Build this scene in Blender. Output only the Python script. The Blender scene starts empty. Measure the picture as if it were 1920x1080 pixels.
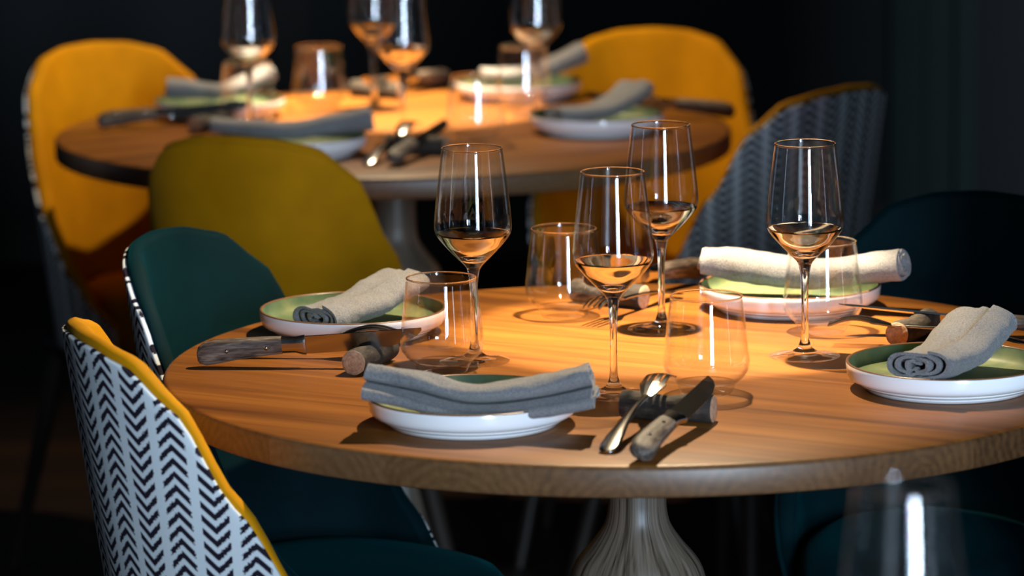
import bpy, math, random
from mathutils import Vector, Matrix, noise
PI = math.pi
sc = bpy.context.scene
col = sc.collection
TZ = 0.75                                   # table height

# ------------------------------------------------------------------ camera
cd = bpy.data.cameras.new('camera')
cam = bpy.data.objects.new('camera', cd); col.objects.link(cam)
cam.location = (0, 0, TZ + 0.7793)
pitch, roll = 0.17300, 0.01139
cam.rotation_mode = 'XYZ'
cam.matrix_world = Matrix.Translation(cam.location) @ Matrix.Rotation(PI/2 - pitch, 4, 'X') @ Matrix.Rotation(-roll, 4, 'Z')
cd.sensor_width = 36.0
cd.lens = 7299.9 / 1920 * 36
cd.clip_start = 0.05; cd.clip_end = 60
cd.dof.use_dof = True
cd.dof.focus_distance = 4.02
cd.dof.aperture_fstop = 4.9
sc.camera = cam

# ------------------------------------------------------------------ view, world, lights
sc.view_settings.view_transform = 'Standard'
sc.view_settings.look = 'None'
sc.view_settings.gamma = 1
sc.view_settings.exposure = 0.0
cy = sc.cycles
cy.max_bounces = 14; cy.transmission_bounces = 14; cy.transparent_max_bounces = 40
cy.glossy_bounces = 6; cy.diffuse_bounces = 3
cy.caustics_reflective = False
cy.sample_clamp_indirect = 6.0
w = bpy.data.worlds.new('world'); sc.world = w; w.use_nodes = True
w.node_tree.nodes['Background'].inputs[0].default_value = (0.25, 0.4, 0.6, 1)
w.node_tree.nodes['Background'].inputs[1].default_value = 0.001

def aim(o, target):
    o.rotation_euler = (Vector(target) - Vector(o.location)).to_track_quat('-Z', 'Y').to_euler()

def area_light(name, loc, target, sx, sy, power, color):
    l = bpy.data.lights.new(name, 'AREA'); l.shape = 'RECTANGLE'; l.size = sx; l.size_y = sy
    l.energy = power; l.color = color
    o = bpy.data.objects.new(name, l); col.objects.link(o); o.location = loc; aim(o, target)
    return o

def spot(name, loc, target, deg, power, color, blend, radius):
    l = bpy.data.lights.new(name, 'SPOT'); l.spot_size = math.radians(deg); l.spot_blend = blend
    l.energy = power; l.color = color; l.shadow_soft_size = radius
    o = bpy.data.objects.new(name, l); col.objects.link(o); o.location = loc; aim(o, target)
    return o

WARM = (1.0, 0.80, 0.52)
# daylight through the tall windows in the wall behind the camera; the side wall strips are added
area_light('window_and_strip_light', (1.42, -0.86, 1.45), (1.42, 3, 1.45), 0.42, 1.9, 300, (0.60, 0.80, 1.0))
area_light('window_and_strip_light', (0.93, -0.86, 1.45), (0.93, 3, 1.45), 0.26, 1.9, 24, (0.50, 0.74, 1.0))
area_light('window_and_strip_light', (3.25, -0.30, 1.45), (1.0, 3.6, 1.2), 0.22, 1.7, 8, (0.6, 0.78, 1.0))
area_light('window_and_strip_light', (-3.5, 3.0, 1.5), (0, 3.4, 1.3), 0.05, 1.7, 2.2, (0.60, 0.78, 1.0))  # this and the next: added side strips, no window there, for streaks in the glasses
area_light('window_and_strip_light', (3.5, 2.3, 1.5), (0, 3.9, 1.3), 0.03, 1.8, 2.5, (0.60, 0.78, 1.0))
area_light('window_and_strip_light', (-3.5, 7.0, 1.3), (0, 4.6, 0.9), 0.14, 1.6, 1.6, (0.60, 0.76, 1.0))  # added pair of strips without openings, to give the glass edges bluish reflections
area_light('window_and_strip_light', (3.5, 7.0, 1.3), (0, 4.6, 0.9), 0.14, 1.6, 1.6, (0.60, 0.76, 1.0))
area_light('neon_sign_light', (1.16, -0.84, 1.25), (1.16, 3, 1.25), 0.05, 0.6, 5, (1.0, 0.15, 0.85))
# pendant over the near table: a hard bright pool and the wider spill of its shade
spot('pendant_beam', (0.18, 4.16, TZ + 0.86), (0.19, 4.165, TZ), 33.5, 195, WARM, 0.04, 0.02)
spot('pendant_spill', (0.18, 4.16, TZ + 0.86), (0.03, 4.05, TZ), 75, 88, WARM, 0.40, 0.012)
# pendant over the far table
spot('pendant_beam', (-0.20, 6.10, TZ + 0.86), (-0.20, 6.10, TZ), 33.5, 300, WARM, 0.04, 0.02)
spot('pendant_spill', (-0.20, 6.08, TZ + 0.86), (-0.20, 6.05, TZ), 100, 50, WARM, 0.3, 0.012)

# ------------------------------------------------------------------ materials
def mat(name):
    m = bpy.data.materials.new(name); m.use_nodes = True
    nt = m.node_tree
    return m, nt, nt.nodes['Principled BSDF'], nt.nodes['Material Output']
def N(nt, t, **kw):
    n = nt.nodes.new(t)
    for k, v in kw.items():
        if k in n.inputs: n.inputs[k].default_value = v
        else: setattr(n, k, v)
    return n
def math_node(nt, op, a, b=None, c=None):
    n = nt.nodes.new('ShaderNodeMath'); n.operation = op
    for i, v in enumerate((a, b, c)):
        if v is None: continue
        if isinstance(v, (int, float)): n.inputs[i].default_value = v
        else: nt.links.new(v, n.inputs[i])
    return n.outputs[0]
def ramp(nt, fac, stops):
    r = nt.nodes.new('ShaderNodeValToRGB')
    e = r.color_ramp.elements
    e[0].position, e[0].color = stops[0][0], (*stops[0][1], 1)
    e[1].position, e[1].color = stops[-1][0], (*stops[-1][1], 1)
    for p, c in stops[1:-1]:
        x = e.new(p); x.color = (*c, 1)
    nt.links.new(fac, r.inputs[0])
    return r.outputs[0]
def coords(nt, kind='Object', scale=(1, 1, 1), rot=(0, 0, 0), loc=(0, 0, 0)):
    t = nt.nodes.new('ShaderNodeTexCoord'); mp = nt.nodes.new('ShaderNodeMapping')
    mp.inputs['Scale'].default_value = scale; mp.inputs['Rotation'].default_value = rot; mp.inputs['Location'].default_value = loc
    nt.links.new(t.outputs[kind], mp.inputs[0])
    return mp.outputs[0]
def bump(nt, bs, h, strength, dist):
    b = N(nt, 'ShaderNodeBump'); b.inputs['Strength'].default_value = strength; b.inputs['Distance'].default_value = dist
    nt.links.new(h, b.inputs['Height']); nt.links.new(b.outputs[0], bs.inputs['Normal'])

def plain(name, c, rough=0.5, metal=0.0, **kw):
    m, nt, bs, _ = mat(name)
    bs.inputs['Base Color'].default_value = (*c, 1); bs.inputs['Roughness'].default_value = rough; bs.inputs['Metallic'].default_value = metal
    for k, v in kw.items(): bs.inputs[k].default_value = v
    nz = N(nt, 'ShaderNodeTexNoise', Scale=60.0, Detail=3.0)
    nt.links.new(coords(nt), nz.inputs['Vector'])
    bump(nt, bs, nz.outputs[0], 0.05, 0.001)
    return m

def table_wood(name, tint=(1, 1, 1), plank=0.155, rot=0.5):
    m, nt, bs, _ = mat(name)
    v = coords(nt, 'Object', rot=(0, 0, rot))
    sep = N(nt, 'ShaderNodeSeparateXYZ'); nt.links.new(v, sep.inputs[0])
    idx = math_node(nt, 'FLOOR', math_node(nt, 'DIVIDE', sep.outputs[1], plank))
    wn = N(nt, 'ShaderNodeTexWhiteNoise'); wn.noise_dimensions = '1D'; nt.links.new(idx, wn.inputs['W'])
    comb = N(nt, 'ShaderNodeCombineXYZ')
    nt.links.new(math_node(nt, 'ADD', math_node(nt, 'MULTIPLY', sep.outputs[0], 1.6), math_node(nt, 'MULTIPLY', idx, 7.3)), comb.inputs[0])
    nt.links.new(math_node(nt, 'MULTIPLY', sep.outputs[1], 22.0), comb.inputs[1])
    nt.links.new(math_node(nt, 'MULTIPLY', sep.outputs[2], 22.0), comb.inputs[2])
    n1 = N(nt, 'ShaderNodeTexNoise', Scale=1.0, Detail=5.0, Roughness=0.6, Distortion=0.4); nt.links.new(comb.outputs[0], n1.inputs['Vector'])
    comb2 = N(nt, 'ShaderNodeCombineXYZ')
    nt.links.new(math_node(nt, 'MULTIPLY', sep.outputs[0], 6.0), comb2.inputs[0])
    nt.links.new(math_node(nt, 'MULTIPLY', sep.outputs[1], 160.0), comb2.inputs[1])
    nt.links.new(math_node(nt, 'MULTIPLY', sep.outputs[2], 60.0), comb2.inputs[2])
    n2 = N(nt, 'ShaderNodeTexNoise', Scale=1.0, Detail=3.0); nt.links.new(comb2.outputs[0], n2.inputs['Vector'])
    f = math_node(nt, 'ADD', math_node(nt, 'MULTIPLY', n1.outputs[0], 0.75), math_node(nt, 'MULTIPLY', n2.outputs[0], 0.15))
    f = math_node(nt, 'ADD', f, math_node(nt, 'MULTIPLY', math_node(nt, 'SUBTRACT', wn.outputs[0], 0.5), 0.09))
    T = lambda c: tuple(a*b for a, b in zip(c, tint))
    c = ramp(nt, f, [(0.25, T((0.080, 0.025, 0.006))), (0.43, T((0.190, 0.066, 0.0105))), (0.61, T((0.29, 0.110, 0.018)))])
    nt.links.new(c, bs.inputs['Base Color'])
    bs.inputs['Roughness'].default_value = 0.42
    bs.inputs['Specular IOR Level'].default_value = 0.30
    bump(nt, bs, n2.outputs[0], 0.12, 0.0006)
    return m
M = {}
M['wood'] = table_wood('honey_wood')
M['rim_wood'] = None

def rim_wood(name):
    # edge of the table top: glued blocks showing end grain arcs
    m, nt, bs, _ = mat(name)
    v = coords(nt, 'Object')
    sep = N(nt, 'ShaderNodeSeparateXYZ'); nt.links.new(v, sep.inputs[0])
    ang = math_node(nt, 'ARCTAN2', sep.outputs[1], sep.outputs[0])
    k = math_node(nt, 'DIVIDE', ang, 0.30)
    idx = math_node(nt, 'FLOOR', k)
    wn = N(nt, 'ShaderNodeTexWhiteNoise'); wn.noise_dimensions = '1D'; nt.links.new(idx, wn.inputs['W'])
    fr = math_node(nt, 'MULTIPLY', math_node(nt, 'SUBTRACT', math_node(nt, 'SUBTRACT', k, idx), 0.5), 0.15)
    z = math_node(nt, 'ADD', sep.outputs[2], math_node(nt, 'MULTIPLY', wn.outputs[0], 0.09))
    dx = math_node(nt, 'ADD', fr, math_node(nt, 'MULTIPLY', math_node(nt, 'SUBTRACT', wn.outputs[0], 0.5), 0.05))
    r = math_node(nt, 'SQRT', math_node(nt, 'ADD', math_node(nt, 'MULTIPLY', dx, dx), math_node(nt, 'MULTIPLY', z, z)))
    n1 = N(nt, 'ShaderNodeTexNoise', Scale=18.0, Detail=3.0); nt.links.new(v, n1.inputs['Vector'])
    ph = math_node(nt, 'ADD', math_node(nt, 'MULTIPLY', r, 620.0), math_node(nt, 'MULTIPLY', n1.outputs[0], 22.0))
    s = math_node(nt, 'MULTIPLY_ADD', math_node(nt, 'SINE', ph), 0.045, 0.5)
    n2 = N(nt, 'ShaderNodeTexNoise', Scale=150.0, Detail=4.0); nt.links.new(v, n2.inputs['Vector'])
    f = math_node(nt, 'ADD', s, math_node(nt, 'MULTIPLY', math_node(nt, 'SUBTRACT', n2.outputs[0], 0.5), 0.35))
    f = math_node(nt, 'ADD', f, math_node(nt, 'MULTIPLY', math_node(nt, 'SUBTRACT', wn.outputs[0], 0.5), 0.35))
    c = ramp(nt, f, [(0.25, (0.046, 0.020, 0.007)), (0.55, (0.132, 0.060, 0.022)), (0.85, (0.21, 0.108, 0.045))])
    nt.links.new(c, bs.inputs['Base Color']); bs.inputs['Roughness'].default_value = 0.42
    bump(nt, bs, n2.outputs[0], 0.15, 0.0006)
    return m
M['rim_wood'] = rim_wood('end_grain_wood')

def column_wood(name):
    m, nt, bs, _ = mat(name)
    sep = N(nt, 'ShaderNodeSeparateXYZ'); nt.links.new(coords(nt), sep.inputs[0])
    ang = math_node(nt, 'ARCTAN2', sep.outputs[1], sep.outputs[0])
    rad = math_node(nt, 'SQRT', math_node(nt, 'ADD', math_node(nt, 'POWER', sep.outputs[0], 2.0), math_node(nt, 'POWER', sep.outputs[1], 2.0)))
    cmb = N(nt, 'ShaderNodeCombineXYZ')
    nt.links.new(math_node(nt, 'MULTIPLY', ang, 11.0), cmb.inputs[0])
    nt.links.new(math_node(nt, 'MULTIPLY', sep.outputs[2], 4.0), cmb.inputs[1])
    nt.links.new(math_node(nt, 'MULTIPLY', rad, 22.0), cmb.inputs[2])
    n1 = N(nt, 'ShaderNodeTexNoise', Scale=1.0, Detail=4.0, Distortion=0.2); nt.links.new(cmb.outputs[0], n1.inputs['Vector'])
    c = ramp(nt, n1.outputs[0], [(0.33, (0.040, 0.028, 0.018)), (0.48, (0.150, 0.112, 0.080)), (0.66, (0.215, 0.170, 0.130))])
    nt.links.new(c, bs.inputs['Base Color']); bs.inputs['Roughness'].default_value = 0.4
    bump(nt, bs, n1.outputs[0], 0.3, 0.001)
    return m
M['column'] = column_wood('turned_wood')

def knife_wood(name):
    m, nt, bs, _ = mat(name)
    n1 = N(nt, 'ShaderNodeTexNoise', Scale=1.0, Detail=5.0, Distortion=0.6); nt.links.new(coords(nt, scale=(40, 260, 260)), n1.inputs['Vector'])
    c = ramp(nt, n1.outputs[0], [(0.35, (0.022, 0.015, 0.011)), (0.52, (0.085, 0.060, 0.045)), (0.7, (0.20, 0.155, 0.12))])
    nt.links.new(c, bs.inputs['Base Color']); bs.inputs['Roughness'].default_value = 0.6
    bump(nt, bs, n1.outputs[0], 0.4, 0.0008)
    return m
M['knife_wood'] = knife_wood('weathered_wood')

def bark(name):
    m, nt, bs, _ = mat(name)
    n1 = N(nt, 'ShaderNodeTexNoise', Scale=1.0, Detail=6.0, Roughness=0.7); nt.links.new(coords(nt, scale=(70, 180, 180)), n1.inputs['Vector'])
    c = ramp(nt, n1.outputs[0], [(0.35, (0.008, 0.006, 0.005)), (0.55, (0.036, 0.026, 0.019)), (0.75, (0.10, 0.078, 0.06))])
    nt.links.new(c, bs.inputs['Base Color']); bs.inputs['Roughness'].default_value = 0.8
    bump(nt, bs, n1.outputs[0], 0.8, 0.0015)
    return m
M['bark'] = bark('bark')
def cut_face(name):
    m, nt, bs, _ = mat(name)
    v = coords(nt)
    wv = N(nt, 'ShaderNodeTexWave', Scale=110.0, Distortion=2.0, Detail=2.0); wv.wave_type = 'RINGS'; wv.rings_direction = 'X'
    nt.links.new(v, wv.inputs['Vector'])
    n1 = N(nt, 'ShaderNodeTexNoise', Scale=220.0, Detail=4.0); nt.links.new(v, n1.inputs['Vector'])
    f = math_node(nt, 'ADD', math_node(nt, 'MULTIPLY', wv.outputs[1], 0.08), math_node(nt, 'MULTIPLY', n1.outputs[0], 0.90))
    c = ramp(nt, f, [(0.25, (0.24, 0.13, 0.075)), (0.5, (0.42, 0.26, 0.16)), (0.75, (0.55, 0.38, 0.25))])
    nt.links.new(c, bs.inputs['Base Color']); bs.inputs['Roughness'].default_value = 0.8
    bump(nt, bs, n1.outputs[0], 0.4, 0.0008)
    return m
M['cut'] = cut_face('sawn_end')

def velvet(name, c, sheen):
    m, nt, bs, _ = mat(name)
    n1 = N(nt, 'ShaderNodeTexNoise', Scale=9.0, Detail=3.0); nt.links.new(coords(nt), n1.inputs['Vector'])
    cc = ramp(nt, n1.outputs[0], [(0.3, tuple(x*0.78 for x in c)), (0.7, tuple(min(1, x*1.15) for x in c))])
    nt.links.new(cc, bs.inputs['Base Color']); bs.inputs['Roughness'].default_value = 0.75
    bs.inputs['Specular IOR Level'].default_value = 0.08
    bs.inputs['Sheen Weight'].default_value = 0.12; bs.inputs['Sheen Tint'].default_value = (*sheen, 1); bs.inputs['Sheen Roughness'].default_value = 0.4
    n2 = N(nt, 'ShaderNodeTexNoise', Scale=900.0, Detail=2.0); nt.links.new(coords(nt), n2.inputs['Vector'])
    bump(nt, bs, n2.outputs[0], 0.25, 0.0006)
    return m
M['mustard'] = velvet('mustard_velvet', (0.52, 0.215, 0.002), (1.0, 0.7, 0.1))
M['teal'] = velvet('teal_velvet', (0.0002, 0.0115, 0.0150), (0.0, 0.35, 0.4))

def herringbone(name):
    m, nt, bs, _ = mat(name)
    t = nt.nodes.new('ShaderNodeUVMap')
    sep = N(nt, 'ShaderNodeSeparateXYZ'); nt.links.new(t.outputs[0], sep.inputs[0])
    # stitches: quantise the coordinates a little so the edges are jagged like a knit
    nz = N(nt, 'ShaderNodeTexNoise', Scale=420.0, Detail=1.0); nt.links.new(t.outputs[0], nz.inputs['Vector'])
    jit = math_node(nt, 'MULTIPLY', math_node(nt, 'SUBTRACT', nz.outputs[0], 0.5), 0.0030)
    q = 0.0013
    u0 = math_node(nt, 'MULTIPLY', math_node(nt, 'FLOOR', math_node(nt, 'DIVIDE', sep.outputs[0], q)), q)
    u = math_node(nt, 'ADD', u0, jit)
    v = math_node(nt, 'ADD', sep.outputs[1], jit)
    P = 0.037
    k = math_node(nt, 'DIVIDE', u, P)
    idx = math_node(nt, 'FLOOR', k)
    fr = math_node(nt, 'SUBTRACT', math_node(nt, 'SUBTRACT', k, idx), 0.5)      # -0.5..0.5
    a = math_node(nt, 'ABSOLUTE', fr)
    par = math_node(nt, 'MULTIPLY_ADD', math_node(nt, 'MODULO', math_node(nt, 'ABSOLUTE', idx), 2.0), 2.0, -1.0)
    vv = math_node(nt, 'ADD', v, math_node(nt, 'MULTIPLY', math_node(nt, 'MULTIPLY', a, par), P*0.95))
    ph = math_node(nt, 'FRACT', math_node(nt, 'ADD', math_node(nt, 'DIVIDE', vv, 0.0135), 100.0))
    dark = math_node(nt, 'LESS_THAN', ph, 0.52)
    inside = math_node(nt, 'LESS_THAN', a, 0.37)
    f = math_node(nt, 'MULTIPLY', dark, inside)
    mx = N(nt, 'ShaderNodeMix'); mx.data_type = 'RGBA'
    nt.links.new(f, mx.inputs[0]); mx.inputs[6].default_value = (0.68, 0.71, 0.72, 1); mx.inputs[7].default_value = (0.014, 0.010, 0.020, 1)
    nt.links.new(mx.outputs[2], bs.inputs['Base Color']); bs.inputs['Roughness'].default_value = 0.9
    bs.inputs['Specular IOR Level'].default_value = 0.15
    n2 = N(nt, 'ShaderNodeTexNoise', Scale=900.0, Detail=2.0); nt.links.new(coords(nt), n2.inputs['Vector'])
    h = math_node(nt, 'ADD', n2.outputs[0], math_node(nt, 'MULTIPLY', f, -0.5))
    bump(nt, bs, h, 0.5, 0.001)
    return m
M['herringbone'] = herringbone('herringbone_fabric')

def linen(name, c, c2):
    m, nt, bs, _ = mat(name)
    v = coords(nt)
    n1 = N(nt, 'ShaderNodeTexNoise', Scale=700.0, Detail=2.0); nt.links.new(v, n1.inputs['Vector'])
    n3 = N(nt, 'ShaderNodeTexNoise', Scale=22.0, Detail=3.0); nt.links.new(v, n3.inputs['Vector'])
    f = math_node(nt, 'ADD', math_node(nt, 'MULTIPLY', n1.outputs[0], 0.8), math_node(nt, 'MULTIPLY', n3.outputs[0], 0.2))
    cc = ramp(nt, f, [(0.3, c2), (0.62, c)])
    nt.links.new(cc, bs.inputs['Base Color']); bs.inputs['Roughness'].default_value = 0.95
    bs.inputs['Specular IOR Level'].default_value = 0.1
    bs.inputs['Sheen Weight'].default_value = 0.15
    h = math_node(nt, 'ADD', n1.outputs[0], math_node(nt, 'MULTIPLY', n3.outputs[0], 2.0))
    bump(nt, bs, h, 0.6, 0.0014)
    return m
M['linen'] = linen('grey_linen', (0.232, 0.222, 0.218), (0.112, 0.113, 0.122))

M['white_glaze'] = plain('white_glaze', (0.86, 0.87, 0.88), 0.16, **{'Coat Weight': 0.3})
M['brown_rim'] = plain('brown_rim_glaze', (0.16, 0.075, 0.035), 0.3)
def sage(name):
    m, nt, bs, _ = mat(name)
    n1 = N(nt, 'ShaderNodeTexNoise', Scale=26.0, Detail=5.0); nt.links.new(coords(nt), n1.inputs['Vector'])
    c = ramp(nt, n1.outputs[0], [(0.3, (0.06, 0.115, 0.07)), (0.55, (0.14, 0.18, 0.09)), (0.75, (0.24, 0.25, 0.11))])
    nt.links.new(c, bs.inputs['Base Color']); bs.inputs['Roughness'].default_value = 0.5; bs.inputs['Specular IOR Level'].default_value = 0.3
    return m
M['sage'] = sage('sage_glaze')
M['steel'] = plain('polished_steel', (0.46, 0.44, 0.42), 0.16, 1.0)
M['dark_leg'] = plain('dark_leg_wood', (0.030, 0.020, 0.014), 0.5)
M['black_metal'] = plain('black_metal', (0.012, 0.012, 0.013), 0.45, 0.6)

def thin_glass(name):
    # thin blown wall: light passes straight through, the surface reflects by Fresnel
    m, nt, bs, out = mat(name); nt.nodes.remove(bs)
    fz = N(nt, 'ShaderNodeFresnel'); fz.inputs['IOR'].default_value = 1.52
    tr = N(nt, 'ShaderNodeBsdfTransparent'); tr.inputs[0].default_value = (0.985, 0.985, 0.985, 1)
    gl = N(nt, 'ShaderNodeBsdfGlossy'); gl.inputs['Roughness'].default_value = 0.0; gl.inputs['Color'].default_value = (1, 1, 1, 1)
    # the same reflectance from inside and outside of the wall
    geo = N(nt, 'ShaderNodeNewGeometry')
    ior = math_node(nt, 'ADD', 1.52, math_node(nt, 'MULTIPLY', geo.outputs['Backfacing'], 1/1.52*0 + 0.0))
    d = N(nt, 'ShaderNodeVectorMath'); d.operation = 'DOT_PRODUCT'
    nt.links.new(geo.outputs['Normal'], d.inputs[0]); nt.links.new(geo.outputs['Incoming'], d.inputs[1])
    c = math_node(nt, 'ABSOLUTE', d.outputs['Value'])
    p5 = math_node(nt, 'POWER', math_node(nt, 'SUBTRACT', 1.0, c), 4.5)
    f = math_node(nt, 'MINIMUM', math_node(nt, 'MULTIPLY_ADD', p5, 0.85, 0.045), 1.0)
    nt.nodes.remove(fz)
    mx = N(nt, 'ShaderNodeMixShader'); nt.links.new(f, mx.inputs[0]); nt.links.new(tr.outputs[0], mx.inputs[1]); nt.links.new(gl.outputs[0], mx.inputs[2])
    nt.links.new(mx.outputs[0], out.inputs[0])
    return m
M['thin_glass'] = thin_glass('thin_glass')
def solid_glass(name):
    m, nt, bs, out = mat(name); nt.nodes.remove(bs)
    g = N(nt, 'ShaderNodeBsdfGlass'); g.inputs['IOR'].default_value = 1.5; g.inputs['Roughness'].default_value = 0.0
    nt.links.new(g.outputs[0], out.inputs[0])
    return m
M['glass'] = solid_glass('solid_glass')

# ------------------------------------------------------------------ mesh helpers
def tag(o, label=None, cat=None, group=None, kind=None):
    if label: o['label'] = label
    if cat: o['category'] = cat
    if group: o['group'] = group
    if kind: o['kind'] = kind
    return o
def empty(name, loc=(0, 0, 0), rz=0.0):
    o = bpy.data.objects.new(name, None); col.objects.link(o); o.location = loc; o.rotation_euler = (0, 0, rz)
    o.empty_display_size = 0.02
    return o
class MB:
    def __init__(s): s.v = []; s.f = []; s.mi = []; s.uv = []
    def add(s, vs, fs, mi=0, uvs=None):
        b = len(s.v); s.v += [tuple(p) for p in vs]
        for k, f in enumerate(fs):
            s.f.append(tuple(b + i for i in f)); s.mi.append(mi if isinstance(mi, int) else mi[k])
            s.uv.append([uvs[i] for i in f] if uvs else [(0, 0)] * len(f))
    def build(s, name, mats, parent=None, smooth=True, angle=None):
        me = bpy.data.meshes.new(name); me.from_pydata(s.v, [], s.f)
        if not isinstance(mats, (list, tuple)): mats = [mats]
        for m in mats: me.materials.append(m)
        for p, mi in zip(me.polygons, s.mi): p.material_index = mi; p.use_smooth = smooth
        uvl = me.uv_layers.new(name='UVMap'); i = 0
        for p, u in zip(me.polygons, s.uv):
            for j, li in enumerate(p.loop_indices): uvl.data[li].uv = u[j]
        me.validate(); me.update()
        if angle is not None: me.set_sharp_from_angle(angle=math.radians(angle))
        o = bpy.data.objects.new(name, me); col.objects.link(o)
        if parent is not None: o.parent = parent
        return o
def lathe(mb, prof, n=96, mi=0, wob=None):
    """prof: list of (r, z[, mi]); r = 0 closes on the axis"""
    rings = []; vs = []
    for (r, z, *_) in prof:
        if r <= 1e-7: rings.append([len(vs)]); vs.append((0, 0, z))
        else:
            rings.append(list(range(len(vs), len(vs) + n)))
            for i in range(n):
                a = 2*PI*i/n; rr = r*(1 + (wob(a, z) if wob else 0)); vs.append((rr*math.cos(a), rr*math.sin(a), z))
    fs = []; ms = []
    for k in range(len(prof)-1):
        A, B = rings[k], rings[k+1]; m = prof[k+1][2] if len(prof[k+1]) > 2 else mi
        for i in range(n):
            j = (i+1) % n
            if len(A) == 1 and len(B) == 1: break
            if len(A) == 1: fs.append((A[0], B[j], B[i])[::-1])
            elif len(B) == 1: fs.append((A[i], A[j], B[0]))
            else: fs.append((A[i], A[j], B[j], B[i]))
            ms.append(m)
    mb.add(vs, fs, ms)
def smooth_prof(pts, k=6):
    """Catmull-Rom through (r, z) points"""
    out = []
    P = [pts[0]] + list(pts) + [pts[-1]]
    for i in range(1, len(P)-2):
        p0, p1, p2, p3 = P[i-1], P[i], P[i+1], P[i+2]
        for j in range(k):
            t = j/k
            out.append(tuple(0.5*((2*p1[a]) + (-p0[a]+p2[a])*t + (2*p0[a]-5*p1[a]+4*p2[a]-p3[a])*t*t + (-p0[a]+3*p1[a]-3*p2[a]+p3[a])*t**3) for a in range(len(p1))))
    out.append(tuple(pts[-1]))
    return [(max(0.0, p[0]), *p[1:]) for p in out]
def crom(pts, t):
    """point on a Catmull-Rom curve through pts, t in 0..1"""
    n = len(pts)-1; x = min(max(t, 0), 1)*n; i = min(int(x), n-1); u = x-i
    g = lambda k: Vector(pts[min(max(k, 0), n)]) if 0 <= k <= n else (2*Vector(pts[0])-Vector(pts[1]) if k < 0 else 2*Vector(pts[n])-Vector(pts[n-1]))
    p0, p1, p2, p3 = g(i-1), g(i), g(i+1), g(i+2)
    return 0.5*((2*p1) + (-p0+p2)*u + (2*p0-5*p1+4*p2-p3)*u*u + (-p0+3*p1-3*p2+p3)*u**3)
def interp(tab, x):
    if x <= tab[0][0]: return tab[0][1]
    for (a, b), (c, d) in zip(tab, tab[1:]):
        if x <= c:
            t = (x-a)/(c-a); t = t*t*(3-2*t)*0.5 + t*0.5
            return b + (d-b)*t
    return tab[-1][1]
def copy_tree(o, parent=None):
    c = o.copy(); col.objects.link(c)
    if parent is not None: c.parent = parent
    for ch in [x for x in PROTO[o.name]] if o.name in PROTO else []:
        copy_tree(ch, c)
    return c
PROTO = {}
def remember(o):
    PROTO[o.name] = [x for x in bpy.data.objects if x.parent == o]
    for x in PROTO[o.name]: remember(x)

def rbox(mb, c, s, r=0.003, mi=0, seg=3):
    """rounded box"""
    import bmesh
    bm = bmesh.new(); bmesh.ops.create_cube(bm, size=1.0)
    for v in bm.verts: v.co = Vector((v.co.x*s[0], v.co.y*s[1], v.co.z*s[2]))
    if r > 0: bmesh.ops.bevel(bm, geom=list(bm.edges), offset=r, segments=seg, affect='EDGES', profile=0.5)
    bm.verts.index_update()
    mb.add([v.co + Vector(c) for v in bm.verts], [[v.index for v in f.verts] for f in bm.faces], mi)
    bm.free()

# ------------------------------------------------------------------ the room
def quad_box(name, lo, hi, m, kind='structure'):
    mb = MB(); c = [(a+b)/2 for a, b in zip(lo, hi)]; s = [b-a for a, b in zip(lo, hi)]
    rbox(mb, c, s, 0); o = mb.build(name, m, smooth=False)
    if kind: o['kind'] = kind
    return o
def floor_mat():
    m, nt, bs, _ = mat('dark_floor_boards')
    v = coords(nt)
    sep = N(nt, 'ShaderNodeSeparateXYZ'); nt.links.new(v, sep.inputs[0])
    idx = math_node(nt, 'FLOOR', math_node(nt, 'DIVIDE', sep.outputs[1], 0.14))
    wn = N(nt, 'ShaderNodeTexWhiteNoise'); wn.noise_dimensions = '1D'; nt.links.new(idx, wn.inputs['W'])
    n1 = N(nt, 'ShaderNodeTexNoise', Scale=1.0, Detail=4.0); nt.links.new(coords(nt, scale=(2, 30, 1)), n1.inputs['Vector'])
    f = math_node(nt, 'ADD', math_node(nt, 'MULTIPLY', wn.outputs[0], 0.5), math_node(nt, 'MULTIPLY', n1.outputs[0], 0.5))
    c = ramp(nt, f, [(0.2, (0.004, 0.002, 0.001)), (0.8, (0.045, 0.020, 0.008))])
    nt.links.new(c, bs.inputs['Base Color']); bs.inputs['Roughness'].default_value = 0.45
    return m
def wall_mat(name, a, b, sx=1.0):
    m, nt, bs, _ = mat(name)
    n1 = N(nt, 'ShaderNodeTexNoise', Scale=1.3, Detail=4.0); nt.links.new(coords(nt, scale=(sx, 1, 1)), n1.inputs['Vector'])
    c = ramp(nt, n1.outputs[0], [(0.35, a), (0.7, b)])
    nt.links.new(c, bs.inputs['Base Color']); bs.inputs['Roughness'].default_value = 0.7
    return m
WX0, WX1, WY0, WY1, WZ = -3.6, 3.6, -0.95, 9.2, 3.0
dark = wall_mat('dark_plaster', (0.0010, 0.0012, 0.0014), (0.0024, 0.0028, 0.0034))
green = wall_mat('dark_green_panel', (0.002, 0.014, 0.009), (0.003, 0.024, 0.015))
umber = wall_mat('umber_panel', (0.006, 0.003, 0.0015), (0.012, 0.006, 0.003))
quad_box('floor', (WX0, WY0-0.15, -0.05), (WX1, WY1+0.1, 0), floor_mat())
quad_box('ceiling', (WX0, WY0-0.15, WZ), (WX1, WY1+0.1, WZ+0.05), dark)
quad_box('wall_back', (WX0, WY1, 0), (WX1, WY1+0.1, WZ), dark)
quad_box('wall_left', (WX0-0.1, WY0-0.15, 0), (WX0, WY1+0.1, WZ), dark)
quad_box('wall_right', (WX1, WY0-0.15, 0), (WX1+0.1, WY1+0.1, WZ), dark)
quad_box('baseboard_back', (WX0, WY1-0.02, 0), (WX1, WY1, 0.12), umber)
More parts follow.
